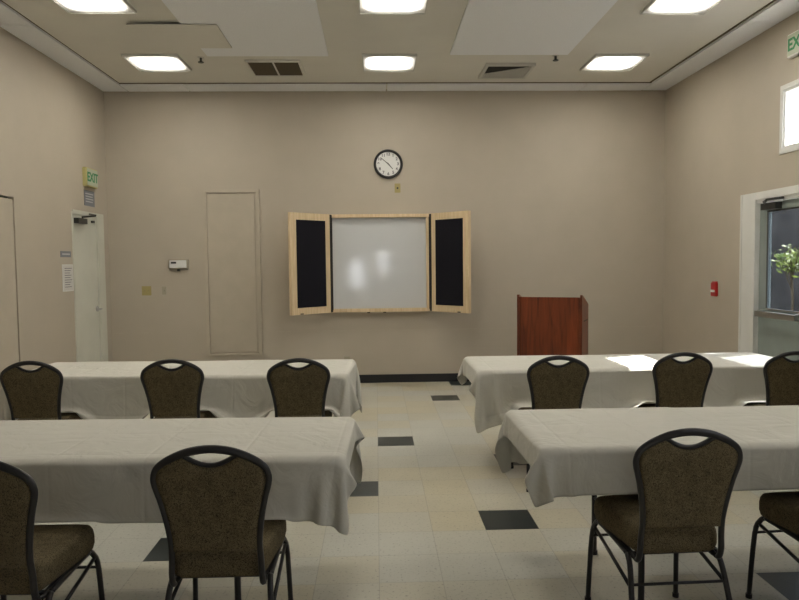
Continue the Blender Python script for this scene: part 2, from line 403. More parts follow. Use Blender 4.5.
# blocked-up niche panel on back wall
t = B((-2.145, YB-.022, .375, -2.10, YB, 2.46), (-1.49, YB-.022, .375, -1.445, YB, 2.46), (-2.10, YB-.022, 2.42, -1.49, YB, 2.46), (-2.10, YB-.022, .375, -1.49, YB, .41))
o = struct('door_3', B((-2.085, YB-.006, .42, -1.51, YB, 2.41)), M['paint'], label='tall shut beige hatch panel on the back wall left of the whiteboard', cat='wall panel')
struct('door_frame', t, M['paint'], parent=o, bevel=.003)

# ---- left doors
def hole_frame(axis_pos, a0, a1, z1, fw, d0, d1, z0=0, sill=False):
    bs = [(d0, a0, z0, d1, a0+fw, z1), (d0, a1-fw, z0, d1, a1, z1), (d0, a0+fw, z1-fw, d1, a1-fw, z1)]
    if sill: bs.append((d0, a0+fw, z0, d1, a1-fw, z0+fw))
    return B(*bs)
o = struct('door_1', B((XL-.045, 7.665, .01, XL-.002, 8.30, 2.10)), M['doorwhite'], label='off-white door on the left wall under the exit sign', cat='door', bevel=.002)
struct('door_frame', B((XL-.14, 7.64, 0, XL+.012, 7.66, 2.125), (XL-.14, 8.306, 0, XL+.014, 8.50, 2.15), (XL-.14, 7.66, 2.105, XL+.012, 8.306, 2.15)), M['doorwhite'], parent=o, bevel=.002)
bm = bmesh.new(); disc(bm, (0, 8.25, 1.015), .032, XL-.002, XL+.012, axis='x', n=24); tube(bm, [(XL+.01, 8.25, 1.015), (XL+.055, 8.25, 1.015), (XL+.062, 8.235, 1.015), (XL+.062, 8.15, 1.012)], .009, up=(0, 0, 1))
struct('door_handle', bm, M['steel'], parent=o, smooth=True)
bm = bmesh.new(); box(bm, XL, 7.70, 2.0, XL+.055, 7.93, 2.06); tube(bm, [(XL+.03, 7.85, 2.06), (XL+.03, 7.85, 2.075), (XL+.20, 7.80, 2.085)], .011, up=(0, 0, 1)); tube(bm, [(XL+.20, 7.80, 2.09), (XL+.02, 8.08, 2.125)], .010, up=(0, 0, 1))
struct('door_closer', bm, M['darkmetal'], parent=o)
struct('coat_hook', B((XL-.002, 8.16, 2.03, XL+.02, 8.22, 2.055)), M['darkmetal'], parent=o)
struct('back_panel', B((XL-W-.02, 7.5, 0, XL-W-.005, 8.5, 2.2)), M['gap'], parent=o)
o = struct('door_2', B((XL-.05, 5.55, .012, XL-.004, 6.440, 2.145)), M['paint'], label='flush beige door at the left edge, painted like its wall', cat='door')
struct('door_frame', B((XL-W+.01, 5.53, 0, XL-.06, 6.46, 2.165)), M['gap'], parent=o)

# ---- right outside door
Y0, Y1 = RD[0], RD[1]
fr = B((XR-.016, Y1-.03, 0, XR+.0, Y1+.235, 2.165), (XR-.016, Y0-.235, 0, XR, Y0+.03, 2.165), (XR-.016, Y0+.03, 2.09, XR, Y1-.03, 2.165),
       (XR, Y1-.03, 0, XR+.075, Y1-.001, 2.10), (XR, Y0+.001, 0, XR+.075, Y0+.03, 2.10), (XR, Y0+.03, 2.06, XR+.075, Y1-.03, 2.10),
       (XR-.022, Y1+.20, 0, XR-.016, Y1+.235, 2.165))
YM = 5.75
def leaf(name, a, b, hinge_far, label):
    s = .14 if not hinge_far else .07; q = .14 if hinge_far else .07
    bm = B((XR+0.030, a+.004, .012, XR+0.070, b-.004, 1.04), (XR+0.030, a+.004, 1.98, XR+0.070, b-.004, 2.055), (XR+0.030, a+.004, 1.04, XR+0.070, a+s, 1.98), (XR+0.030, b-q, 1.04, XR+0.070, b-.004, 1.98))
    o = struct(name, bm, M['greygreen'], label=label, cat='door', bevel=.002)
    struct('glazing_bead', B((XR+0.022, a+s, 1.04, XR+0.032, b-q, 1.056)), M['steel'], parent=o)
    struct('glazing_gasket', B((XR+0.022, a+s, 1.964, XR+0.032, b-q, 1.98), (XR+0.022, a+s, 1.056, XR+0.032, a+s+.016, 1.964), (XR+0.022, b-q-.016, 1.056, XR+0.032, b-q, 1.964)), M['darkmetal'], parent=o)
    struct('window_pane', B((XR+0.045, a+s, 1.04, XR+0.051, b-q, 1.98)), M['tintglass'], parent=o)
    struct('push_bar', B((XR-.050, a+.07, .975, XR+-0.025, b-.07, 1.03), (XR+-0.025, a+.07, .97, XR+0.030, a+.13, 1.035), (XR+-0.025, b-.13, .97, XR+0.030, b-.07, 1.035)), M['steel'], parent=o, bevel=.004)
    bm = bmesh.new(); y = b-.36; box(bm, XR+-0.030, y, 1.985, XR+0.030, y+.24, 2.045); tube(bm, [(XR+-0.010, y+.2, 2.045), (XR-.07, y+.12, 2.055), (XR-.09, y+.05, 2.06)], .012, up=(0, 0, 1)); tube(bm, [(XR-.09, y+.05, 2.068), (XR+-0.020, y-.1, 2.075)], .012, up=(0, 0, 1))
    struct('door_closer', bm, M['darkmetal'], parent=o)
    return o
o = leaf('door_4', YM, Y1-.03, 1, 'grey-green glazed outside door with push bar, at the right edge')
struct('door_frame', fr, M['white'], parent=o, bevel=.003)
leaf('door_5', Y0+.03, YM, 0, 'second leaf of the grey-green outside door pair, nearer the viewer')

# ---- clerestory window
def window(name, axis, pos, out, h, label, mull=0, fw=.05, face=.0):
    a0, a1, z0, z1 = h
    def bx(d0, p0, q0, d1, p1, q1):
        d0, d1 = sorted((pos+out*d0, pos+out*d1))
        return (d0, p0, q0, d1, p1, q1) if axis == 'x' else (p0, d0, q0, p1, d1, q1)
    g = bx(.035, a0+fw, z0+fw, .041, a1-fw, z1-fw)
    o = struct(name, B(g), M['glass'], label=label, cat='window')
    bs = [bx(.0, a0+.001, z0+.001, .09, a0+fw, z1-.001), bx(.0, a1-fw, z0+.001, .09, a1-.001, z1-.001), bx(.0, a0+fw, z0+.001, .09, a1-fw, z0+fw), bx(.0, a0+fw, z1-fw, .09, a1-fw, z1-.001)]
    bs += [bx(-.012, a0-.03, z0-.03, .0, a0+.012, z1+.03), bx(-.012, a1-.012, z0-.03, .0, a1+.03, z1+.03), bx(-.012, a0+.012, z0-.03, .0, a1-.012, z0+.012), bx(-.012, a0+.012, z1-.012, .0, a1-.012, z1+.03)]
    for k in range(mull):
        c = a0+(a1-a0)*(k+1)/(mull+1); bs.append(bx(.01, c-.015, z0+fw, .034, c+.015, z1-fw))
    struct('window_frame', B(*bs), M['white'], parent=o)
    return o
window('window_1', 'x', XR, 1, CL, 'small high white-framed window on the right wall above the outside door', fw=.035)
for i, h in enumerate(ADDEDW):
    window('window_%d' % (i+2), 'x', XR, 1, h, ['nearer', 'farther'][i]+' from the rear of the two unseen high windows added on the right wall for light', mull=1)
    portal((XR+.10, (h[0]+h[1])/2, (h[2]+h[3])/2), (0, PI/2, 0), h[3]-h[2], h[1]-h[0])
for i, h in enumerate(REARW):
    window('window_%d' % (i+4), 'y', YF, -1, h, ['left', 'right'][i]+' window on the rear wall behind the viewer')
    portal(((h[0]+h[1])/2, YF-.17, (h[2]+h[3])/2), (PI/2, 0, 0), h[1]-h[0], h[3]-h[2])
portal((XR+.10, (CL[0]+CL[1])/2, (CL[2]+CL[3])/2), (0, PI/2, 0), CL[3]-CL[2], CL[1]-CL[0])
portal((XR+.10, (Y0+Y1)/2, 1.51), (0, PI/2, 0), .94, Y1-Y0)

# ---- outside
bm = bmesh.new()
for q in ((XR+W, -14, XR+16, 22), (-16, -22, XR+W, YF-W)):
    box(bm, q[0], q[1], -.35, q[2], q[3], -.13)
struct('ground', bm, M['asphalt'], label='grey paving outside the door', cat='ground')
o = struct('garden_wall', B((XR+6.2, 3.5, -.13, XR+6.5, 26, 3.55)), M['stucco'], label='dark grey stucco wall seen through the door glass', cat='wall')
def tree(x, y, h, R_, seed, label):
    rnd = random.Random(seed)
    t = thing('tree', label, 'tree', (x, y, -.13))
    bm = bmesh.new(); tube(bm, [(0, 0, 0), (.05, .03, h*.4), (0, .08, h*.85)], .022, up=(0, 1, 0))
    for k in range(5):
        a = k*1.26+seed; tube(bm, [(0.03, .04, h*.45+.08*k), (math.cos(a)*R_*.6, math.sin(a)*R_*.6, h*.7+.1*k)], .010, up=(0, 0, 1))
    obj('trunk', bm, M['bark'], t, smooth=True)
    bm = bmesh.new()
    for k in range(420):
        v = Vector((rnd.gauss(0, 1), rnd.gauss(0, 1), rnd.gauss(0, 1))).normalized()*R_*rnd.uniform(.35, 1)*(1+.25*math.sin(5*k))
        c = Vector((v.x, v.y, h*.72+v.z*.75)); a = Vector((rnd.gauss(0, 1), rnd.gauss(0, 1), rnd.gauss(0, 1))).normalized(); b = a.orthogonal().normalized()
        s = rnd.uniform(.02, .05)
        bm.faces.new([bm.verts.new(c+p) for p in (a*s*1.5, b*s*.6, -a*s*1.5, -b*s*.6)])
    obj('foliage', bm, M['leaf'], t)
tree(7.50, 12.1, 2.25, .34, 1, 'small leafy tree outside the door, seen through its glass')

# ------------------------------------------------------------------ ceiling items
def panel(x0, y0, x1, y1, label):
    return tag(obj('acoustic_panel', B((x0, y0, CE, x1, y1, CZ-.001)), M['acoustic'], bevel=.003), label, 'ceiling panel', 'acoustic ceiling panels')
panel(-1.71, 4.78, -.465, 7.225, 'large white acoustic ceiling panel, the left one of the two')
panel(.793, 4.74, 2.025, 7.18, 'large white acoustic ceiling panel, the right one of the two')
tag(obj('ceiling_hatch', B((-2.185, 6.26, CE-.012, -1.39, 6.92, CE-.001)), M['hatch'], bevel=.002), 'small beige ceiling hatch board overlapping the left white panel', 'ceiling hatch')
def troffer(x, y, label):
    t = thing('ceiling_light', label, 'ceiling light', (x, y, CE), group='square fluorescent ceiling lights')
    h = .285; w_ = .010
    obj('lamp_frame', B((-h, -h, -.006, h, -h+w_, .021), (-h, h-w_, -.006, h, h, .021), (-h, -h+w_, -.006, -h+w_, h-w_, .021), (h-w_, -h+w_, -.006, h, h-w_, .021)), M['ventwhite'], t)
    obj('diffuser', B((-h+w_, -h+w_, .004, h-w_, h-w_, .012)), M['lens'], t)
col_x = [(-2.29, 'left'), (.170, 'middle'), (2.61, 'right')]
for ry, rn in ((7.485, 'row nearest the whiteboard wall'), (5.725, 'row cut by the photo top'), (3.965, 'unseen third row added for light')):  # third row is out of view, added to light the room
    for cx, cn in col_x:
        troffer(cx, ry, 'square fluorescent ceiling light, the %s one in the %s' % (cn, rn))

# vents
t = thing('ceiling_vent', 'brown two-panel return vent on the ceiling left of the centre light', 'vent', (-1.07, 7.69, CE))
obj('vent_frame', B((-.29, -.28, -.004, .29, -.262, .02), (-.29, .262, -.004, .29, .28, .02), (-.29, -.262, -.004, -.268, .262, .02), (.268, -.262, -.004, .29, .262, .02), (-.008, -.262, -.004, .008, .262, .02)), M['ceil'], t)
for s in (-1, 1):
    bm = bmesh.new(); a, b = sorted((s*.009, s*.267)); box(bm, a, -.26, .008, b, .26, .014)
    for k in range(17): box(bm, a, -.255+k*.031, .001, b, -.243+k*.031, .007)
    obj('grille', bm, M['brownvent'], t)
t = thing('ceiling_diffuser', 'white square supply air diffuser on the ceiling right of the centre light', 'vent', (1.50, 7.81, CE))
h = .275
obj('vent_frame', B((-h, -h, -.008, h, -h+.035, .02), (-h, h-.035, -.008, h, h, .02), (-h, -h+.035, -.008, -h+.035, h-.035, .02), (h-.035, -h+.035, -.008, h, h-.035, .02)), M['ventwhite'], t, bevel=.002)
obj('opening', B((-h+.036, -h+.036, .014, h-.036, h-.036, .019)), M['gap'], t)
bm = bmesh.new(); e = h-.037
v0 = [bm.verts.new(p) for p in ((-e, e, .0), (e, e, .0), (e, -e+.03, .0), (-e, e*.35, .0))]
v1 = [bm.verts.new(p) for p in ((-e, e, .004), (e, e, .004), (e, -e+.03, .004), (-e, e*.35, .004))]
bm.faces.new(v0); bm.faces.new(v1[::-1])
for k in range(4): bm.faces.new((v0[k], v0[(k+1) % 4], v1[(k+1) % 4], v1[k]))
obj('perforated_plate', bm, M['perf'], t)
obj('vane', B((-e, -e+.015, .004, e-.06, -e+.02, .013)), M['ventwhite'], t)
for x, y, lb in ((-1.80, 7.33, 'small dark fire sprinkler head left of the brown vent'), (1.92, 7.27, 'small dark fire sprinkler head beside the right ceiling light')):
    t = thing('sprinkler_head', lb, 'sprinkler', (x, y, CZ), group='ceiling sprinkler heads')
    bm = bmesh.new(); disc(bm, (0, 0, 0), .012, -.045, 0, 12, 'z'); disc(bm, (0, 0, 0), .03, -.055, -.048, 16, 'z'); obj('sprinkler_body', bm, M['darkmetal'], t)
    bm = bmesh.new(); disc(bm, (0, 0, 0), .035, -.006, 0, 24, 'z'); obj('escutcheon', bm, M['ventwhite'], t)

# ------------------------------------------------------------------ back wall items
# clock
t = thing('wall_clock', 'round black-rimmed wall clock above the whiteboard', 'clock', (.170, YB, 2.762))
bm = bmesh.new(); R0 = .178
prof = [(.150, -.030), (.158, -.043), (.170, -.045), (.180, -.036), (.184, -.015), (.182, 0), (.150, -.001)]
n = 64; rings = [[bm.verts.new((a*math.cos(2*PI*k/n), y, a*math.sin(2*PI*k/n))) for k in range(n)] for a, y in prof]
for i in range(len(prof)):
    for k in range(n): bm.faces.new((rings[i][k], rings[i][(k+1) % n], rings[(i+1) % len(prof)][(k+1) % n], rings[(i+1) % len(prof)][k]))
obj('clock_rim', bm, M['black'], t, smooth=True)
bm = bmesh.new(); disc(bm, (0, 0, 0), .153, -.022, -.002, 64); obj('clock_face', bm, M['clockface'], t)
for k in range(1, 13):
    a = PI/2-k*PI/6
    text('numeral', str(k), .05, M['ink'], t, (.122*math.cos(a), -.0235, .122*math.sin(a)), (PI/2, 0, 0), .0006, bold=.0015)
def hand(name, ang, ln, wd, y):
    a = PI/2-math.radians(ang); d = Vector((math.cos(a), 0, math.sin(a))); s = Vector((-d.z, 0, d.x)); bm = bmesh.new()
    vs_ = []
    for yy in (y, y-.0015): vs_.append([bm.verts.new(Vector((0, yy, 0))+p) for p in (-d*.02+s*wd, d*ln+s*wd*.5, d*ln-s*wd*.5, -d*.02-s*wd)])
    bm.faces.new(vs_[0]); bm.faces.new(vs_[1][::-1])
    for k in range(4): bm.faces.new((vs_[0][k], vs_[0][(k+1) % 4], vs_[1][(k+1) % 4], vs_[1][k]))
    obj(name, bm, M['black'], t)
hand('hour_hand', 138, .085, .007, -.0265); hand('minute_hand', 310, .112, .0055, -.029)
bm = bmesh.new(); disc(bm, (0, 0, 0), .007, -.032, -.024, 16); obj('clock_hub', bm, M['black'], t)

def plate(name, x, z, w_, h_, material, label, cat, kind):
    t = thing(name, label, cat, (x, YB, z))
    obj('cover_plate', B((-w_/2, -.007, -h_/2, w_/2, 0, h_/2)), material, t, bevel=.002)
    if kind == 'duplex':
        for s in (-1, 1): obj('socket', B((-.017, -.010, s*.026-.015, .017, -.006, s*.026+.015)), material, t, bevel=.003)
    elif kind == 'switch2':
        for s in (-1, 1): obj('switch', B((s*.023-.005, -.018, -.012, s*.023+.005, -.006, .012)), material, t)
    elif kind == 'switch':
        obj('switch', B((-.005, -.018, -.012, .005, -.006, .012)), material, t)
    else:
        bm = bmesh.new(); disc(bm, (0, 0, 0), .012, -.012, -.006, 16); obj('socket', bm, M['darkmetal'], t)
plate('wall_outlet', .284, 2.463, .072, .115, M['yellowplate'], 'small yellowish blank outlet plate just below the clock', 'outlet', 'coax')
plate('wall_outlet', -.382, .285, .072, .115, M['cream'], 'small outlet low on the back wall behind the left far table', 'outlet', 'duplex')
plate('light_switch', -2.875, 1.208, .115, .115, M['yellowplate'], 'yellowish double switch plate below and left of the thermostat', 'switch', 'switch2')
plate('light_switch', -2.659, 1.208, .05, .10, M['cream'], 'narrow beige wall switch plate right of the yellowish one', 'switch', 'switch')
t = thing('thermostat', 'pale thermostat box on the back wall between left door and hatch panel', 'thermostat', (-2.465, YB, 1.535))
obj('thermostat_body', B((-.125, -.04, -.062, .125, 0, .062)), M['cream'], t, bevel=.006)
obj('cover', B((-.105, -.052, -.045, .105, -.041, .050)), M['clockface'], t, bevel=.004)
obj('display', B((-.085, -.0535, .008, -.02, -.0515, .032)), M['black'], t)
obj('lock', B((-.012, -.046, -.085, .018, -.01, -.060)), M['darkmetal'], t)

# whiteboard cabinet
ZB, ZT = .912, 2.134; XA, XB = -.562, .690; CD = .10
t = thing('whiteboard_cabinet', 'open light maple wall cabinet holding a whiteboard, with black pin panels inside its doors', 'whiteboard cabinet', (0, YB, 0))
obj('cabinet_frame', B((XA, -CD, ZT-.042, XB, 0, ZT), (XA, -CD, ZB, XB, 0, ZB+.03), (XA, -CD, ZB+.03, XA+.018, 0, ZT-.042), (XB-.018, -CD, ZB+.03, XB, 0, ZT-.042)), M['maple'], t, bevel=.002)
obj('frame_edge', B((XB-.055, -.085, ZB+.03, XB-.019, -.02, ZT-.043)), M['maple'], t)
obj('whiteboard', B((XA+.02, -.045, ZB+.032, XB-.056, -.02, ZT-.044)), M['board'], t)
obj('marker_tray', B((XA+.03, -.098, ZB+.032, XB-.06, -.046, ZB+.040), (XA+.03, -.103, ZB+.0, XB-.06, -.1, ZB+.046)), M['maple'], t)
for x in (-.115, .085): obj('catch', B((x, -CD-.003, ZB-.012, x+.035, -.05, ZB)), M['black'], t)
def cdoor(s, hx, ang, w_=.615):
    # s=-1 left, +1 right; door built along local +x from hinge
    d = bpy.data.objects.new('cabinet_door', None); C.objects.link(d); d.parent = t; d.location = (hx, -CD-.004, 0)
    d.rotation_euler = (0, 0, ang)
    dirn = s; th = .045
    def bx(x0, y0, z0, x1, y1, z1):
        a, b = sorted((dirn*x0, dirn*x1)); return (a, y0, z0, b, y1, z1)
    fm = .088; z0, z1 = ZB, ZT
    obj('door_frame', B(bx(.012, -.0, z0, fm, th, z1), bx(w_-fm, 0, z0, w_, th, z1), bx(fm, 0, z0, w_-fm, th, z0+fm), bx(fm, 0, z1-fm, w_-fm, th, z1), bx(fm, .02, z0+fm, w_-fm, th, z1-fm)), M['maple'], d)
    obj('pin_panel', B(bx(fm-.004, -.004, z0+fm-.004, w_-fm+.004, .019, z1-fm+.004)), M['tack'], d)
    obj('hinge', B(bx(-.022, -.010, z0+.005, .011, .03, z1-.005)), M['black'], d)
    obj('latch', B(bx(w_-.17, -.008, z0+.004, w_-.125, -.001, z0+.016)), M['black'], d)
cdoor(-1, XA+.002, math.radians(44)); cdoor(1, XB-.002, math.radians(-48))

# lectern
t = thing('lectern', 'cherry-brown wooden lectern with raised side panels, against the back wall behind the right far table', 'lectern', (1.895, 7.25, 0), math.radians(-26))
def prism(pts, x0, x1):
    bm = bmesh.new(); A = [bm.verts.new((x0, p[0], p[1])) for p in pts]; Bq = [bm.verts.new((x1, p[0], p[1])) for p in pts]
    bm.faces.new(A); bm.faces.new(Bq[::-1]); n = len(pts)
    for k in range(n): bm.faces.new((A[k], A[(k+1) % n], Bq[(k+1) % n], Bq[k]))
    return bm
side = [(-.23, .03), (-.23, 1.175), (-.195, 1.175), (.19, 1.06), (.19, .03)]
for s in (-1, 1): obj('side_panel', prism(side, s*.338, s*.318), M['cherry'], t, bevel=.002)
obj('front_panel', B((-.317, -.222, .03, .317, -.20, 1.15)), M['cherry'], t, bevel=.002)
obj('shelf', B((-.317, -.199, .55, .317, .17, .57)), M['cherry'], t)
obj('desk_top', prism([(-.199, 1.10), (-.199, 1.12), (.20, 1.0), (.20, .98)], -.317, .317), M['cherry'], t)
obj('base', B((-.345, -.24, 0, .345, .21, .029)), M['cherry'], t, bevel=.003)
for s in (-1, 1): obj('latch', B((s*.340-.003, -.12, .895, s*.340+.003, .12, .905)), M['darkmetal'], t)

# ------------------------------------------------------------------ side wall items
def exit_sign(loc, rz, label, case, w_=.31, h_=.215, d_=.10):
    t = thing('exit_sign', label, 'exit sign', loc, rz)
    obj('sign_case', B((-w_/2, -d_, -h_/2, w_/2, 0, h_/2)), case, t, bevel=.006)
    obj('sign_face', B((-w_/2+.012, -d_-.003, -h_/2+.012, w_/2-.012, -d_+.001, h_/2-.012)), M['exitface'], t)
    text('lettering', 'EXIT', .145, M['green'], t, (0, -d_-.0035, -.002), (PI/2, 0, 0), .001, bold=.004)
    return t
# -Y local is the facing direction
exit_sign((XL, 8.12, 2.545), PI/2, 'yellow-sided green exit sign above the off-white left door', M['exitbox'], d_=.05)
exit_sign((XR, 5.845, 3.385), -PI/2, 'white and green exit sign high on the right wall above the window', M['whiteplastic'], h_=.20, w_=.33, d_=.05)
t = thing('wall_sign', 'small grey notice plaque mounted under the left exit sign', 'sign', (XL, 8.13, 2.31), PI/2)
obj('plate', B((-.14, -.006, -.09, .14, 0, .09)), M['plaque'], t)
for k, s in enumerate((.05, .02, -.01, -.04)): obj('lettering', B((-.11, -.008, s-.006, .10-.02*(k % 2), -.0055, s+.006)), M['plaquetext'], t)
t = thing('room_sign', 'small dark nameplate on the left wall beside the off-white door', 'sign', (XL, 7.47, 1.655), PI/2)
obj('plate', B((-.12, -.005, -.032, .12, 0, .032)), M['plaque'], t)
obj('lettering', B((-.09, -.007, -.008, .09, -.0045, .008)), M['plaquetext'], t)
t = thing('paper_notice', 'framed white paper notice on the left wall below the nameplate', 'notice', (XL, 7.50, 1.40), PI/2)
obj('plate', B((-.125, -.006, -.145, .125, 0, .145)), M['white'], t)
obj('paper', B((-.11, -.008, -.135, .11, -.0055, .135)), M['paper'], t)
bm = bmesh.new()
for k in range(9): box(bm, -.085, -.0095, .10-k*.025, .085-(k*7 % 5)*.012, -.0078, .106-k*.025)
obj('lettering', bm, M['ink'], t)
t = thing('fire_alarm_pull', 'small red fire alarm pull station on the right wall', 'fire alarm', (XR, 7.31, 1.20), -PI/2)
obj('housing', B((-.055, -.030, -.075, .055, 0, .075)), M['red'], t, bevel=.006)
obj('pull_handle', B((-.04, -.040, -.03, .04, -.031, -.005)), M['whiteplastic'], t, bevel=.002)
obj('top_flange', B((-.045, -.02, .0755, .045, 0, .085)), M['red'], t)

# ------------------------------------------------------------------ chairs
def make_chair(label):
    t = thing('banquet_chair', label, 'chair', group='banquet chairs at the tables')
    # back plane: leans back, z -> y
    def yb(z): return -.205 - max(0, z-.46)*.15
    def P(x, z): return (x, yb(z), z)
    # outer loop half-profile (x>0) from seat up to crown
    half = [(.160, .42), (.158, .47), (.156, .54), (.165, .62), (.181, .70), (.196, .755), (.199, .787), (.188, .818), (.160, .842), (.120, .863), (.068, .881), (0, .889)]
    rt = [P(*p) for p in half]; lt = [P(-x, z) for x, z in half[:-1]][::-1]
    foot = [(.160, .18, .388), (.160, 0.0, .382), (.160, -.15, .374), (.160, -.19, .380)]
    pth = foot[:] + rt + lt + [(-x, y, z) for x, y, z in foot[::-1]]
    bm = bmesh.new(); tube(bm, smoothpath(pth, 4), lambda p: .0115+.0035*min(1, max(0, (p.z-.80)/.07)), .011, 10)
    obj('back_frame', bm, M['frame'], t, smooth=True)
    cross = [P(.098, .869), P(.062, .848), P(.03, .834), P(0, .830), P(-.03, .834), P(-.062, .848), P(-.098, .869)]
    obj('hand_rail', tb(smoothpath(cross, 4), .009, .009, 8), M['frame'], t, smooth=True)
    # padded back: outline inset, with crown dipping under the hand hole
    ol = [(.149, .508), (.152, .58), (.168, .68), (.184, .745), (.189, .785), (.179, .815), (.152, .838), (.100, .861), (.064, .839), (.032, .825), (0, .820)]
    out = smoothpath([(x, 0, z) for x, z in ol], 3)
    full = [(p.x, p.z) for p in out] + [(-p.x, p.z) for p in out[::-1][1:]]
    bm = bmesh.new(); layers = []
    cx, cz = 0, .68
    for dy, s in ((-.011, .80), (-.0105, .93), (-.006, 1.0), (.012, 1.0), (.026, .95), (.031, .80)):
        layers.append([bm.verts.new((cx+(x-cx)*s, yb(cz+(z-cz)*s)+dy, cz+(z-cz)*s)) for x, z in full])
    n = len(full)
    for a, b in zip(layers, layers[1:]):
        for k in range(n): bm.faces.new((a[k], a[(k+1) % n], b[(k+1) % n], b[k]))
    for lay, dy in ((layers[0], -.011), (layers[-1], .036)):
        c = bm.verts.new((0, yb(cz)+dy, cz))
        for k in range(n): bm.faces.new((lay[k], lay[(k+1) % n], c))
    obj('backrest', bm, M['fabric'], t, smooth=True)
    # seat: rounded trapezoid cushion
    def ring(s, z):
        pts = []
        base = [(-.165, -.190), (.165, -.190), (.200, .12), (.196, .222), (-.196, .222), (-.200, .12)]
        for i, (x, y) in enumerate(base):
            p = Vector((x, y, 0)); a = Vector((*base[i-1], 0)); b = Vector((*base[(i+1) % 6], 0))
            rr = .045
            d1 = (a-p).normalized()*rr; d2 = (b-p).normalized()*rr
            for q in range(5):
                tt = q/4; pts.append((p+d1)*(1-tt)**2+p*2*tt*(1-tt)+(p+d2)*tt*tt)
        return [bm.verts.new((p.x*s, p.y*s+(1-s)*.01, z)) for p in pts]
    bm = bmesh.new(); ly = [ring(*a) for a in ((.93, .394), (.975, .401), (1.0, .422), (1.0, .452), (.985, .474), (.95, .488), (.87, .496), (.5, .501))]
    n = len(ly[0])
    for a, b in zip(ly, ly[1:]):
        for k in range(n): bm.faces.new((a[k], a[(k+1) % n], b[(k+1) % n], b[k]))
    bm.faces.new(ly[0]); c = bm.verts.new((0, .01, .502))
    for k in range(n): bm.faces.new((ly[-1][k], ly[-1][(k+1) % n], c))
    obj('seat', bm, M['fabric'], t, smooth=True)
    # leg frames: each side an inverted U, split in front leg, rear leg and rail
    for s in (-1, 1):
        F = [(s*.182, .170, .392), (s*.186, .197, .372), (s*.194, .225, .30), (s*.203, .245, .012)]
        Rr = [(s*.178, -.13, .378), (s*.182, -.165, .345), (s*.190, -.20, .25), (s*.205, -.275, .012)]
        obj('seat_frame', tb(smoothpath([F[0], (s*.18, .10, .390), (s*.178, -.03, .384), Rr[0]], 4), .010, .011, 8, up=(1, 0, 0)), M['frame'], t, smooth=True)
        for leg_ in (F, Rr):
            lg = obj('leg', tb(smoothpath(leg_, 4), .011, .011, 10, up=(1, 0, 0)), M['frame'], t, smooth=True)
            bm = bmesh.new(); disc(bm, (leg_[-1][0], leg_[-1][1], 0), .014, 0, .018, 14, 'z'); obj('rubber_foot', bm, M['rubber'], lg)
        obj('stretcher', tb([(s*.187, .212, .355), (s*.190, -.175, .245+.03)], .0075, segs=8, up=(1, 0, 0)), M['frame'], t, smooth=True)
    obj('stretcher', tb([(-.190, .218, .31), (.190, .218, .31)], .006, segs=8, up=(0, 0, 1)), M['frame'], t, smooth=True)
    obj('stretcher', tb([(-.188, -.19, .28), (.188, -.19, .28)], .006, segs=8, up=(0, 0, 1)), M['frame'], t, smooth=True)
    obj('seat_frame', tb([(-.178, -.13, .378), (.178, -.13, .378)], .008, segs=8, up=(0, 0, 1)), M['frame'], t, smooth=True)
    obj('seat_frame', tb([(-.18, .15, .386), (.18, .15, .386)], .008, segs=8, up=(0, 0, 1)), M['frame'], t, smooth=True)
    return t
def dup(root, label):
    r = root.copy(); C.objects.link(r); r['label'] = label
    for ch in list(root.children):
        c = ch.copy(); C.objects.link(c); c.parent = r
        for g_ in list(ch.children):
            d = g_.copy(); C.objects.link(d); d.parent = c
    return r
DY = .27
chairs = [  # x, y of the crown, turn
    (-2.298, 4.575, -2, 'olive-brown banquet chair at the left far table, its leftmost, by the left photo edge'),
    (-1.365, 4.553, 0, 'olive-brown banquet chair at the left far table, the middle one of its three'),
    (-.522, 4.507, 1, 'olive-brown banquet chair at the left far table, rightmost of three, by the aisle'),
    (1.197, 4.435, 1, 'olive-brown banquet chair in front of the lectern at the right far table'),
    (2.067, 4.511, 2, 'olive-brown banquet chair between two sun patches at the right far table'),
    (2.815, 4.476, 0, 'olive-brown banquet chair cut by the right edge at the right far table'),
    (-1.34, 2.255, -1, 'olive-brown banquet chair cut by the left edge at the left near table'),
    (-.582, 2.347, 0, 'olive-brown banquet chair seen fully from behind at the left near table'),
    (1.153, 2.454, 2, 'olive-brown banquet chair seen whole from behind at the right near table'),
    (1.90, 2.45, 4, 'olive-brown banquet chair at the right edge, only its seat and legs visible'),
]
c0 = make_chair(chairs[0][3]); seats = []
for i, (x, y, a, lb) in enumerate(chairs):
    c = c0 if i == 0 else dup(c0, lb)
    a = math.radians(a); c.rotation_euler = (0, 0, a)
    # crown local (0,-.27): keep it at (x,y)
    ox, oy = x-DY*math.sin(a), y+DY*math.cos(a)
    c.location = (ox, oy, 0); seats.append((ox, oy, a))

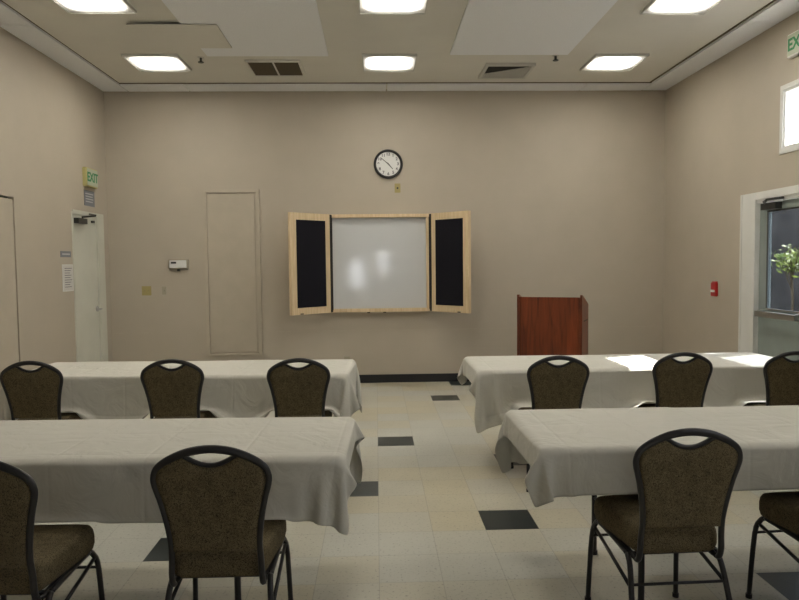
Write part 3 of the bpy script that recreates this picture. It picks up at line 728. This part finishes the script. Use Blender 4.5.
# ------------------------------------------------------------------ tables and cloths
def drape(hx, hy, top, over, ang, shift, boxes, seed, steps=190, its=15):
    """settle a cloth over a table: position based dynamics, numpy"""
    rs = np.random.RandomState(seed); sp = .021
    oF, oB, oL, oR = over
    def lin(h, o0, o1):
        n0, n1, n2 = [max(2, int(round(v/sp))) for v in (o0, 2*h, o1)]
        e = .007
        return np.concatenate([np.linspace(-h-o0, -h-e, n0+1), np.linspace(-h, h, n1+1), np.linspace(h+e, h+o1, n2+1)])
    gx, gy = lin(hx, oL, oR), lin(hy, oF, oB); nx, ny = len(gx), len(gy)
    X, Y = np.meshgrid(gx, gy, indexing='ij'); ca, sa = math.cos(ang), math.sin(ang)
    P = np.stack([X*ca-Y*sa+shift[0], X*sa+Y*ca+shift[1], np.full_like(X, top+.004)], -1)
    P[..., 2] += rs.rand(nx, ny)*.002
    Pr = P.copy(); dx = np.diff(gx)[:, None]; dy = np.diff(gy)[None, :]; dg = np.sqrt(dx*dx+dy*dy); d2x = (gx[2:]-gx[:-2])[:, None]; d2y = (gy[2:]-gy[:-2])[None, :]
    def sat(A, Bq, rest, k):
        d = Bq-A; l = np.sqrt((d*d).sum(-1))+1e-9; c = ((l-rest)/l*.5*k)[..., None]*d
        A += c; Bq -= c
    rr = .006
    bl = [(-hx+rr, hx-rr, -hy+rr, hy-rr, -.6, top-rr)]
    def collide(P, Pr):
        for (x0, x1, y0, y1, z0, z1) in bl:
            c = np.stack([np.clip(P[..., 0], x0, x1), np.clip(P[..., 1], y0, y1), np.clip(P[..., 2], z0, z1)], -1)
            d = P-c; l = np.sqrt((d*d).sum(-1)); R_ = rr+.004
            out = (l < R_) & (l > 1e-7)
            s = np.where(out, (R_-l)/np.maximum(l, 1e-7), 0)[..., None]; P += d*s
            ins = l <= 1e-7
            if ins.any():
                q = P[ins]; ds = np.stack([q[:, 0]-x0, x1-q[:, 0], q[:, 1]-y0, y1-q[:, 1], z1-q[:, 2]], -1); k = ds.argmin(-1)
                q[:, 0] = np.where(k == 0, x0-R_, np.where(k == 1, x1+R_, q[:, 0])); q[:, 1] = np.where(k == 2, y0-R_, np.where(k == 3, y1+R_, q[:, 1]))
                q[:, 2] = np.where(k == 4, z1+R_, q[:, 2]); P[ins] = q
            hit = (out | ins)
            Pr[hit] = P[hit]-(P[hit]-Pr[hit])*.15
        for (ox, oy, a, sx_, y0, y1, zt) in boxes:
            c_, s_ = math.cos(-a), math.sin(-a); qx = (P[..., 0]-ox)*c_-(P[..., 1]-oy)*s_; qy = (P[..., 0]-ox)*s_+(P[..., 1]-oy)*c_
            ins = (np.abs(qx) < sx_) & (qy > y0) & (qy < y1) & (P[..., 2] < zt) & (P[..., 2] > zt-.10)
            P[..., 2] = np.where(ins, zt, P[..., 2])
            if ins.any(): Pr[ins] = P[ins]-(P[ins]-Pr[ins])*.3
    lx, ly = P[..., 0], P[..., 1]; pin = (np.abs(lx) < hx-.003) & (np.abs(ly) < hy-.003); P[pin, 2] = top+.004; PP = P[pin].copy()
    g_ = np.array([0, 0, -9.8])*(1/60)**2
    for st in range(steps):
        v = (P-Pr)*(.985 if st < steps*.7 else .93); Pr = P.copy(); P = P+v+g_
        if 5 < st < 60: P[..., 0:2] += rs.randn(nx, ny, 2)*.0003
        for it in range(its):
            for o_ in (0, 1):
                sat(P[o_:nx-1:2], P[o_+1:nx:2], dx[o_::2], 1)
                sat(P[:, o_:ny-1:2], P[:, o_+1:ny:2], dy[:, o_::2], 1)
                a_ = P[o_:nx-1:2]; b_ = P[o_+1:nx:2]
                sat(a_[:, :-1], b_[:, 1:], dg[o_::2], .35); sat(a_[:, 1:], b_[:, :-1], dg[o_::2], .35)
            for s_ in range(2):
                i = np.arange(nx-2); i = i[(i % 4)//2 == s_]; A = P[i].copy(); Bq = P[i+2].copy(); sat(A, Bq, d2x[i], .08); P[i] = A; P[i+2] = Bq
                j = np.arange(ny-2); j = j[(j % 4)//2 == s_]; A = P[:, j].copy(); Bq = P[:, j+2].copy(); sat(A, Bq, d2y[:, j], .08); P[:, j] = A; P[:, j+2] = Bq
            P[pin] = PP
            if it % 3 == 2: collide(P, Pr)
        collide(P, Pr); P[pin] = PP; Pr[pin] = PP
    return P, X, Y
def cloth_obj(P, U, V_, label, loc, rz):
    nx, ny = P.shape[:2]; me = bpy.data.meshes.new('tablecloth')
    vt = P.reshape(-1, 3); idx = np.arange(nx*ny).reshape(nx, ny)
    fs = np.stack([idx[:-1, :-1], idx[1:, :-1], idx[1:, 1:], idx[:-1, 1:]], -1).reshape(-1, 4)
    me.from_pydata(vt.tolist(), [], fs.tolist()); me.update()
    uv = me.uv_layers.new(name='UVMap'); Uf, Vf = U.reshape(-1), V_.reshape(-1)
    for lp in me.loops: uv.data[lp.index].uv = (Uf[lp.vertex_index]+3.0, Vf[lp.vertex_index]+2.0)
    for p in me.polygons: p.use_smooth = True
    me.materials.append(M['cloth'])
    o = bpy.data.objects.new('tablecloth', me); C.objects.link(o); o.location = loc; o.rotation_euler = (0, 0, rz)
    sd = o.modifiers.new('soft', 'SUBSURF'); sd.levels = 1; sd.render_levels = 1
    so_ = o.modifiers.new('thick', 'SOLIDIFY'); so_.thickness = .0015; so_.offset = 0
    return tag(o, label, 'tablecloth', 'white tablecloths')
HX, HY, TOP = 1.215, .378, .748
def table(xr, yf, rz, left, where, over, ang, shift, seed):
    """xr,yf: aisle-side front corner of the top; left: table extends to -x"""
    a = math.radians(rz); sx_ = -1 if left else 1
    c = Vector((xr, yf, 0))+Matrix.Rotation(a, 3, 'Z') @ Vector((sx_*HX, HY, 0))
    t = thing('folding_table', 'black-legged folding table under a white cloth, %s' % where, 'table', tuple(c), a, 'long folding tables')
    bm = B((-HX+.02, -HY+.02, TOP-.032, HX-.02, HY-.02, TOP-.006)); obj('tabletop', bm, M['under'], t, bevel=.004)
    for s in (-1, 1):
        x = s*(HX-.45)
        for q in (-1, 1):
            lg = obj('leg', tb(smoothpath([(x, q*.22, TOP-.034), (x, q*.29, TOP-.08), (x, q*.31, .3), (x, q*.31, .012)], 3), .0135, segs=10, up=(1, 0, 0)), M['frame'], t, smooth=True)
            bm = bmesh.new(); disc(bm, (x, q*.31, 0), .017, 0, .02, 14, 'z'); obj('rubber_foot', bm, M['rubber'], lg)
        obj('stretcher', tb([(x, -.30, .30), (x, .30, .30)], .009, segs=8, up=(1, 0, 0)), M['frame'], t, smooth=True)
        obj('leg_brace', B((min(x, x-s*.35), -.012, TOP-.050, max(x, x-s*.35), .012, TOP-.036)), M['frame'], t)
    # chair seats as obstacles for the cloth, in table space
    bx_ = []
    Ri = Matrix.Rotation(-a, 3, 'Z')
    for (ox, oy, ca_) in seats:
        q = Ri @ (Vector((ox, oy, 0))-c)
        if abs(q.x) < HX+.5 and -1.2 < q.y < 1.0: bx_.append((q.x, q.y, ca_-a, .215, -.16, .235, .515))
    P, U, V_ = drape(HX, HY, TOP, over, math.radians(ang), shift, bx_, seed)
    cloth_obj(P, U, V_, 'white cotton tablecloth draped over %s' % where, tuple(c), a)
# over = (front, back, left, right)
table(-.138, 2.69, -1.8, True, 'the left near table with deep front', (.228, .28, .25, .095), 0, (0, 0), 1)
table(-.204, 4.745, -2.4, True, 'the left far table with a long aisle corner', (.33, .28, .25, .24), -1.0, (0, 0), 2)
table(.712, 4.795, .3, False, 'the right far table with sun patches', (.335, .16, .12, .20), .4, (0, 0), 3)
table(.670, 2.755, .3, False, 'the right near table beside the aisle', (.172, .28, .11, .25), .5, (0, 0), 4)
